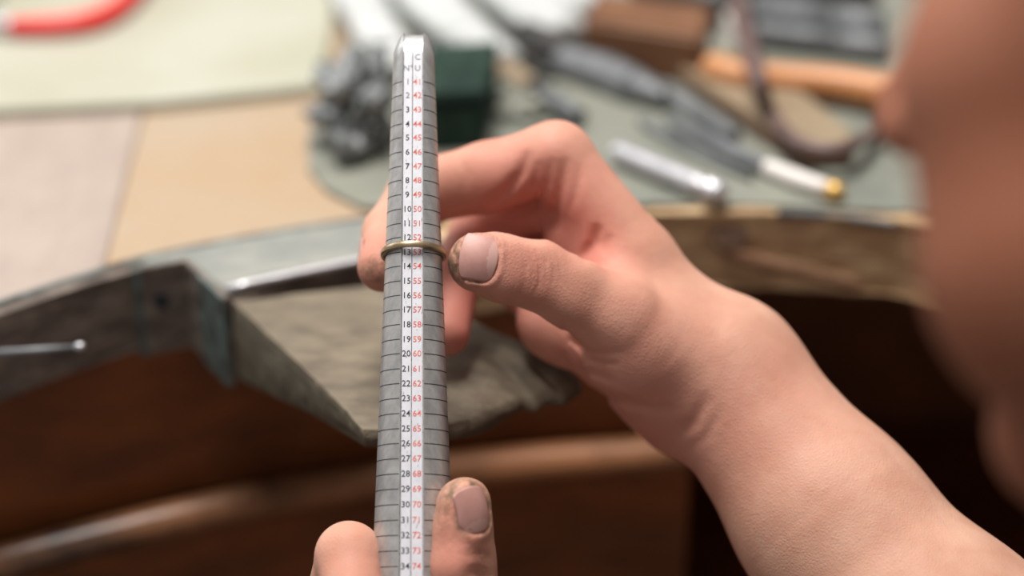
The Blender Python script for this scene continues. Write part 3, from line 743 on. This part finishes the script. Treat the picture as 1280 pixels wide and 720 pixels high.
lo, hi = bbox([RT_T, RI_P, RWR, px(430, 1100, 630), px(400, 950, 612), RI_T, REL], 28); hi[0] = max(hi[0], REL[0]+20); hi[1] = RT_T[1]+14
V, F = mesh_sdf(hand_r, lo, hi, 1.1); red = np.zeros(len(V)); dirt = np.zeros(len(V))
for c, r, a in ((px(560, 650, 553), 12, .30), (px(598, 690, 552), 12, .40), (px(440, 720, 560), 22, .35), (px(550, 720, 553), 14, .3)): red += a*bump(V, c, r)
q = V-nailR.c; a_ = q@nailR.t; b_ = q@nailR.b; zz = q@nailR.n; e_ = (np.abs(b_/nailR.hw)**3+np.abs(a_/nailR.hl)**3)**(1/3)
dirt += 0.6*bump(V, px(580, 606, 560), 8)+0.3*bump(V, px(566, 625, 560), 7)+0.75*np.exp(-((e_-1.05)*6/0.9)**2)*(zz > -5)+0.35*bump(V, px(560, 640, 553), 12)
for yy in (692, 720): dirt += 0.3*np.clip(crease(V, [px(574, yy, 550), px(590, yy-2, 550), px(612, yy+4, 553)], 0.9, 1), 0, 1)
parts.append((V, F, red, dirt, np.zeros(len(V))))
lo, hi = bbox([hl(120, 115, 0), hl(-110, -170, 0), hl(0, 0, 90), hl(0, 0, -90), hl(-62, -150, 60), hl(-62, -150, -60)], 12)
V, F = mesh_sdf(head, lo, hi, 2.2); parts.append((V, F, 0.35*bump(V, hl(112, -22, 0), 20)+0.3*bump(V, hl(80, -52, 40), 40), np.zeros(len(V)), np.full(len(V), 0.82)))  # head skin evenly darkened in colour to imitate a shaded face
n0 = 0; VV, FF, TT = [], [], []
for V, F, r_, d_, s_ in parts:
    VV.append(V); FF.append(F+n0); n0 += len(V)
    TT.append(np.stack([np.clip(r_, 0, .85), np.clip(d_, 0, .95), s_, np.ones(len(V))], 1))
VV, FF, TT = c2w(np.concatenate(VV)), np.concatenate(FF), np.concatenate(TT)
def np_mesh(V, F):
    me = bpy.data.meshes.new('np'); me.vertices.add(len(V)); me.vertices.foreach_set('co', V.ravel())
    me.loops.add(F.size); me.loops.foreach_set('vertex_index', F.ravel().astype(np.int32))
    me.polygons.add(len(F)); me.polygons.foreach_set('loop_start', np.arange(0, F.size, 4, dtype=np.int32)); me.polygons.foreach_set('loop_total', np.full(len(F), 4, np.int32))
    me.update(calc_edges=True); me.validate(); return me
me = np_mesh(VV, FF)
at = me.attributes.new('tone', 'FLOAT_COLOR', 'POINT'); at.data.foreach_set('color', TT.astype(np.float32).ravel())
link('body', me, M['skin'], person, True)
for nn, f in ((nailL, hand_l), (nailI, hand_l), (nailR, hand_r)): link('fingernail', nn.build(f), None, person, True)
for sd in (-1, 1):
    ec = hl(77.5, 11, 31*sd); look = nrm(0.93*HF-0.30*HU+0.0*HL)
    bm = bmesh.new(); bmesh.ops.create_uvsphere(bm, u_segments=28, v_segments=18, radius=12.0)
    rot = Vector((0, 0, 1)).rotation_difference(Vector(look)).to_matrix()
    for v in bm.verts: v.co = rot @ v.co + Vector(ec)
    me = bm_mesh(bm); me.transform(Matrix.Identity(4)); co = np.array([v.co[:] for v in me.vertices]); dt = (co-ec)@look
    me.vertices.foreach_set('co', c2w(co).ravel()); me.materials.append(M['eye']); me.materials.append(M['hair'])
    cen = np.array([np.mean((co[list(p.vertices)]-ec)@look) for p in me.polygons]); me.polygons.foreach_set('material_index', [1 if c > 10.1 else 0 for c in cen])
    link('eye', me, None, person, True)
    link('eyebrow', tube([c2w(hl(f, u, l*sd)) for f, u, l in ((88.5, 34, 12), (87, 37, 24), (83.5, 38, 35), (75, 36, 46))], [.0022, .0034, .0030, .0012], n=12), M['hair'], person, True)
# hair: thick cap over skull, nape and sideburns
def hair(P):
    q = (P-HC)@HX.T; qs = q.copy(); qs[:, 2] = np.abs(qs[:, 2]); v = lambda *a: np.array(a, float)
    d = ell(q, v(-16, 34, 0), (99, 88, 81))
    d = smax(d, -(cap(qs, v(120, -20, 0), v(95, 20, 30), 52, 46)), 8)
    d = smax(d, -(ell(qs, v(97, -62, 70), (62, 84, 50))), 6)
    d = smax(d, -(q[:, 1]+38+0.25*q[:, 0]), 6)
    d = smax(d, -ell(qs, v(-4, -10, 86), (24, 36, 26)), 5)
    return d+1.6*np.sin(q[:, 0]*0.5+q[:, 1]*0.3)*np.sin(q[:, 2]*0.35)
lo, hi = bbox([hl(a_, b_, c_) for a_ in (95, -122) for b_ in (128, -60) for c_ in (-92, 92)], 4)
V, F = mesh_sdf(hair, lo, hi, 2.6); link('hair', np_mesh(c2w(V), F), M['hair'], person, True)
lo, hi = bbox([LSH, RSH, PEL, EL, REL, HC], 135); lo[0] = min(lo[0], 60)
V, F = mesh_sdf(torso, lo, hi, 6.0, 2); link('shirt', np_mesh(c2w(V), F), M['shirt'], person, True)

# ------------------------------------------------------------------ things on the bench
mt = BZ+0.0016
tag(link('bench_mat', prism([B2(*p) for p in [(386, 214), (408, 240), (452, 262), (520, 266), (640, 268), (815, 258), (970, 261), (1118, 268), (1300, 268)]]+[(0.42, 0.98), (-0.06, 0.98), B2(402, 120), B2(384, 180)], BZ-0.0002, mt, 0.0004), M['mat']), 'large grey-green work mat covering the right side of the bench', 'mat')
tag(link('cutting_board', prism([B2(-120, 158), B2(0, 148), B2(200, 138), B2(398, 118), B2(412, 60), B2(430, -60), (-0.25, 1.02), (-0.5, 1.02)], BZ-0.0003, BZ+0.004, 0.001), M['cream']), 'pale cream-green flat board at the back left of the bench', 'board')
def T(x, y, h=0.0): return B(x, y, mt+h)          # point at height h over the mat
# red pliers
pl = empty('pliers', B(60, 30, BZ+0.004), 'pliers with glossy red grips lying on the pale board', 'pliers')
zz_ = BZ+0.0095
link('handle', tube([B(12, 33, zz_), B(60, 32, zz_), B(110, 26, zz_), B(148, 8, zz_), B(180, -25, zz_), B(200, -60, zz_)], [0.0035, 0.0046, 0.0048, 0.0046, 0.0044, 0.0038], n=20), M['red'], pl, True)
link('handle', tube([B(0, -30, zz_), B(40, -60, zz_), B(90, -80, zz_), B(150, -90, zz_)], [0.0035, 0.0046, 0.0046, 0.004], n=20), M['red'], pl, True)
link('jaw', tube([B(14, 33, zz_), B(-20, 22, zz_), B(-50, 5, zz_), B(-90, 0, zz_), B(-130, 0, zz_)], [0.0036, 0.0045, 0.0055, 0.004, 0.002], n=16), M['chrome'], pl, True)
link('jaw', tube([B(2, -28, zz_), B(-25, -10, zz_), B(-52, 3, zz_), B(-90, -8, zz_), B(-130, -6, zz_)], [0.0036, 0.0045, 0.0055, 0.004, 0.002], n=16), M['chrome'], pl, True)
# crumpled lump
from mathutils import noise as NZ
def lump(c, R, amp, seed, fr):
    bm = bmesh.new(); bmesh.ops.create_icosphere(bm, subdivisions=5, radius=1)
    for v in bm.verts:
        n = v.co.normalized(); k = 1+amp*NZ.turbulence(n*fr+Vector((seed, 0, 0)), 4, False)-amp*0.5
        v.co = Vector((c[0]+n.x*R[0]*k, c[1]+n.y*R[1]*k, max(c[2]+n.z*R[2]*k, c[2]-R[2]*0.8)))
    return bm_mesh(bm)
lc = B(442, 180, BZ)
lu = tag(link('cloth_bundle', lump((lc[0], lc[1], BZ+0.0180), (0.0215, 0.030, 0.0225), 0.55, 3, 1.9), M['wool'], smooth=True), 'crumpled shiny grey bundle behind the tip end of the sizing stick', 'bundle')
# dark green box
gb = empty('box', T(577, 170), 'small dark green box right of the grey bundle, half hidden by the sizing stick', 'box')
gp = [T(534, 190)[:2], T(604, 186)[:2], T(622, 120)[:2], T(540, 126)[:2]]
link('body', prism(gp, mt, mt+0.020, 0.0015), M['green'], gb)
link('lid', prism([(gp[0][0]-.0006, gp[0][1]-.0006), (gp[1][0]+.0006, gp[1][1]-.0006), (gp[2][0]+.0006, gp[2][1]+.0006), (gp[3][0]-.0006, gp[3][1]+.0006)], mt+0.0202, mt+0.025, 0.0012), M['green'], gb)
# white glove: palm with long fat fingers
def glove():
    g = [([(430, -40), (455, 10), (478, 52), (500, 84)], [.012, .012, .011, .010]), ([(500, -40), (540, 5), (580, 40), (622, 72)], [.015, .0145, .013, .011]),
         ([(600, -60), (645, -10), (672, 15), (700, 42)], [.017, .017, .016, .013]), ([(690, -50), (715, -15), (722, 12)], [.012, .011, .010])]
    return g
gl = empty('glove', T(560, -20), 'crumpled white cotton glove with spread fingers at the back of the mat', 'glove')
for pts, rs in glove():
    P_ = [T(x, y, r*0.62) for (x, y), r in zip(pts, rs)]
    P_.append(P_[-1]+(P_[-1]-P_[-2])*0.18); rs = rs+[rs[-1]*0.55]
    me = tube(P_, rs, n=28, flat=(0, 0, 1, 0.62), sub=10)
    bm = bmesh.new(); bm.from_mesh(me)
    for v in bm.verts: v.co += v.normal*0.0022*NZ.noise(v.co*110)
    bm.to_mesh(me); bm.free(); link('glove_finger', me, M['white'], gl, True)
pc = T(580, -75, 0.010)
link('glove_palm', lump((pc[0], pc[1]+0.03, pc[2]), (0.062, 0.045, 0.012), 0.5, 9, 1.4), M['white'], gl, True)
# black strap between the fingers, running to the tool
tag(link('strap', tube([T(590, -40, .004), T(622, 10, .004), T(640, 45, .004), T(655, 70, .003), T(690, 92, .003)], [.004, .0045, .005, .0045, .004], n=16, flat=(0, 0, 1, 0.6)), M['black'], smooth=True), 'black strap running down between the white glove fingers', 'strap')
tag(link('cloth', lump((T(520, 92, .006)[0], T(520, 92)[1], mt+.006), (.032, .016, .008), .7, 5, 1.7), M['greysteel'], smooth=True), 'grey crumpled rag between the glove and the dark green box', 'rag')
# tools
def rod(name, label, cat, segs, group=None):
    """segs: list of (partname, material, [(x,y,h)], [radii])"""
    x, y, h = segs[0][2][0]; r = empty(name, T(x, y), label, cat, group)
    for pn, m, pts, rs in segs: link(pn, tube([T(*p) for p in pts], rs, n=18, sub=4), m, r, True)
    return r
rod('graver', 'graver with short wooden handle and steel shaft pointing at the curled knuckle', 'graver',
    [('handle', M['leather'], [(630, 84, .006), (645, 96, .006), (664, 110, .0055)], [.004, .0052, .0046]),
     ('ferrule', M['black'], [(668, 110, .0055), (680, 120, .005)], [.0048, .0050]),
     ('shaft', M['greysteel'], [(680, 120, .005), (705, 135, .005), (725, 146, .005)], [.0042, .0046, .0035])])
rod('steel_punch', 'wide flat grey steel tool just above the silver knurled handle', 'tool',
    [('blade', M['greysteel'], [(700, 78, .005), (750, 92, .005), (795, 110, .005)], [.007, .009, .0085]),
     ('tip', M['greysteel'], [(795, 110, .005), (818, 118, .005), (832, 124, .005)], [.0082, .006, .003])])
kh = empty('knurled_handle', T(775, 190), 'shiny silver knurled tool handle right of the curled knuckle', 'tool handle')
a, b = T(768, 188, .0052), T(884, 236, .0052)
prof = [(0, .0008), (.01, .003), (.035, .0043)]
for k in range(60): prof.append((.05+k*.0145, .0046 if k % 2 else .00415))
prof += [(.93, .0040), (.96, .0030), (1, .0030)]
link('grip', lathe(a, b, prof, 24), M['chrome'], kh, True)
link('end_cap', lathe(b, T(904, 244, .0052), [(0, .0038), (.08, .0052), (.4, .0054), (.5, .0040), (.6, .0052), (.9, .0045), (1, .0015)]), M['chrome'], kh, True)
rod('brush', 'thin brush-like tool with grey steel shaft, white handle and brass end cap', 'tool',
    [('shaft', M['greysteel'], [(836, 150, .003), (880, 172, .0035), (925, 194, .0035), (958, 208, .0035)], [.0022, .0030, .0034, .0032]),
     ('handle', M['ivory'], [(958, 208, .0038), (990, 221, .0038), (1036, 237, .0038)], [.0030, .0036, .0033]),
     ('end_cap', M['brass'], [(1036, 237, .0038), (1046, 240, .0038), (1052, 242, .0038)], [.0038, .0040, .0030])])
rod('needle_file', 'slim dark steel file lying left of the thin white-handled tool', 'file',
    [('blade', M['greysteel'], [(800, 150, .002), (860, 185, .002), (940, 222, .002)], [.0016, .0022, .0012])])
# leather covered wedge
lw = empty('polishing_stick', T(930, 160), 'long tan leather-faced wooden stick with dark brown edge, right of the tools', 'polishing stick')
lp = [T(836, 98)[:2], T(905, 76)[:2], T(1010, 140)[:2], T(1066, 186)[:2], T(1062, 210)[:2], T(1000, 212)[:2]]
link('core', prism(lp, mt, mt+0.0055, 0.0008), M['leatheredge'], lw)
cx_ = np.mean([p[0] for p in lp]); cy_ = np.mean([p[1] for p in lp])
link('leather_face', prism([(cx_+(a_-cx_)*.95, cy_+(b_-cy_)*.95) for a_, b_ in lp], mt+0.0056, mt+0.0075, 0.0006), M['leather'], lw)
# mallet
ml = empty('mallet', T(810, 80), 'wooden mallet with dark brown block head and long orange handle', 'mallet')
hp = [T(728, 84)[:2], T(874, 108)[:2], T(888, 66)[:2], T(745, 46)[:2]]
link('head', prism(hp, mt, mt+0.022, 0.002, 3), M['brown'], ml)
link('handle', tube([T(884, 82, .011), T(925, 94, .010), T(985, 100, .009), T(1050, 106, .009), T(1115, 118, .009), T(1170, 130, .009)], [.0055, .0062, .0068, .0072, .0076, .0070], n=20), M['orange'], ml, True)
# cord
tag(link('cord', tube([T(918, -30, .013), T(926, 20, .021), T(938, 62, .024), T(950, 105, .024), T(962, 140, .010), T(988, 172, .0115), T(1020, 186, .0115), T(1060, 184, .0115), T(1100, 160, .006), T(1160, 120, .004)], [.0042, .0042, .0038, .0034, .003, .003, .0028, .0027, .0026, .0026], n=14), M['cord'], smooth=True), 'dark brown cord looping over the orange mallet handle and leather stick', 'cord')
# grey steel tools at the top right and a bright blade behind the mallet
for k, (p, q, r, lab) in enumerate((((935, 12), (1110, 34), .0075, 'thick grey steel bar behind the mallet handle'), ((940, 40), (1115, 62), .0062, 'smooth grey steel rod nearest the orange mallet handle'), ((930, -22), (1100, -10), .006, 'dark grey steel bar farthest back at the top right'))):
    a, b = T(*p, r), T(*q, r)
    tag(link('steel_bar', lathe(a, b, [(0, r*.3), (.02, r*.85), (.05, r), (.6, r), (.62, r*.8), (.66, r*.8), (.68, r), (.95, r*.95), (1, r*.4)]), M['greysteel'] if k != 2 else M['black'], smooth=True), lab, 'bar', 'steel bars behind the mallet')
tag(link('blade', prism([T(889, 24)[:2], T(902, 22)[:2], T(932, 60)[:2], T(934, 70)[:2], T(912, 60)[:2]], mt, mt+.012, .001), M['ivory']), 'short pale blade between the mallet head and the brown cord', 'blade')
tag(link('clamp', tube([T(800, -20, .012), T(850, -5, .012), T(900, 6, .012), T(925, 8, .012)], [.008, .010, .009, .006], n=16), M['black'], smooth=True), 'black tool handle behind the mallet head', 'tool')

# more tools crowding the back of the mat
rod('pliers_handle', 'black handled tool lying just above the graver, behind the wide grey steel tool', 'tool',
    [('handle', M['black'], [(655, 40, .007), (700, 62, .007), (752, 86, .006)], [.006, .0075, .006]),
     ('shaft', M['greysteel'], [(752, 86, .006), (800, 104, .005), (850, 126, .004)], [.005, .0045, .003])])
rod('scraper', 'long dark steel scraper along the left edge of the tan leather stick', 'scraper',
    [('blade', M['greysteel'], [(790, 92, .003), (850, 128, .003), (920, 170, .003)], [.003, .0042, .003]),
     ('handle', M['black'], [(730, 64, .004), (760, 78, .004), (790, 92, .004)], [.004, .005, .004])])
tag(link('fabric_scrap', lump((T(655, 130, .003)[0], T(655, 130)[1], mt+.0035), (.020, .022, .0035), .5, 12, 1.5), M['mat'], smooth=True), 'grey-green scrap of cloth right of the dark green box', 'cloth')
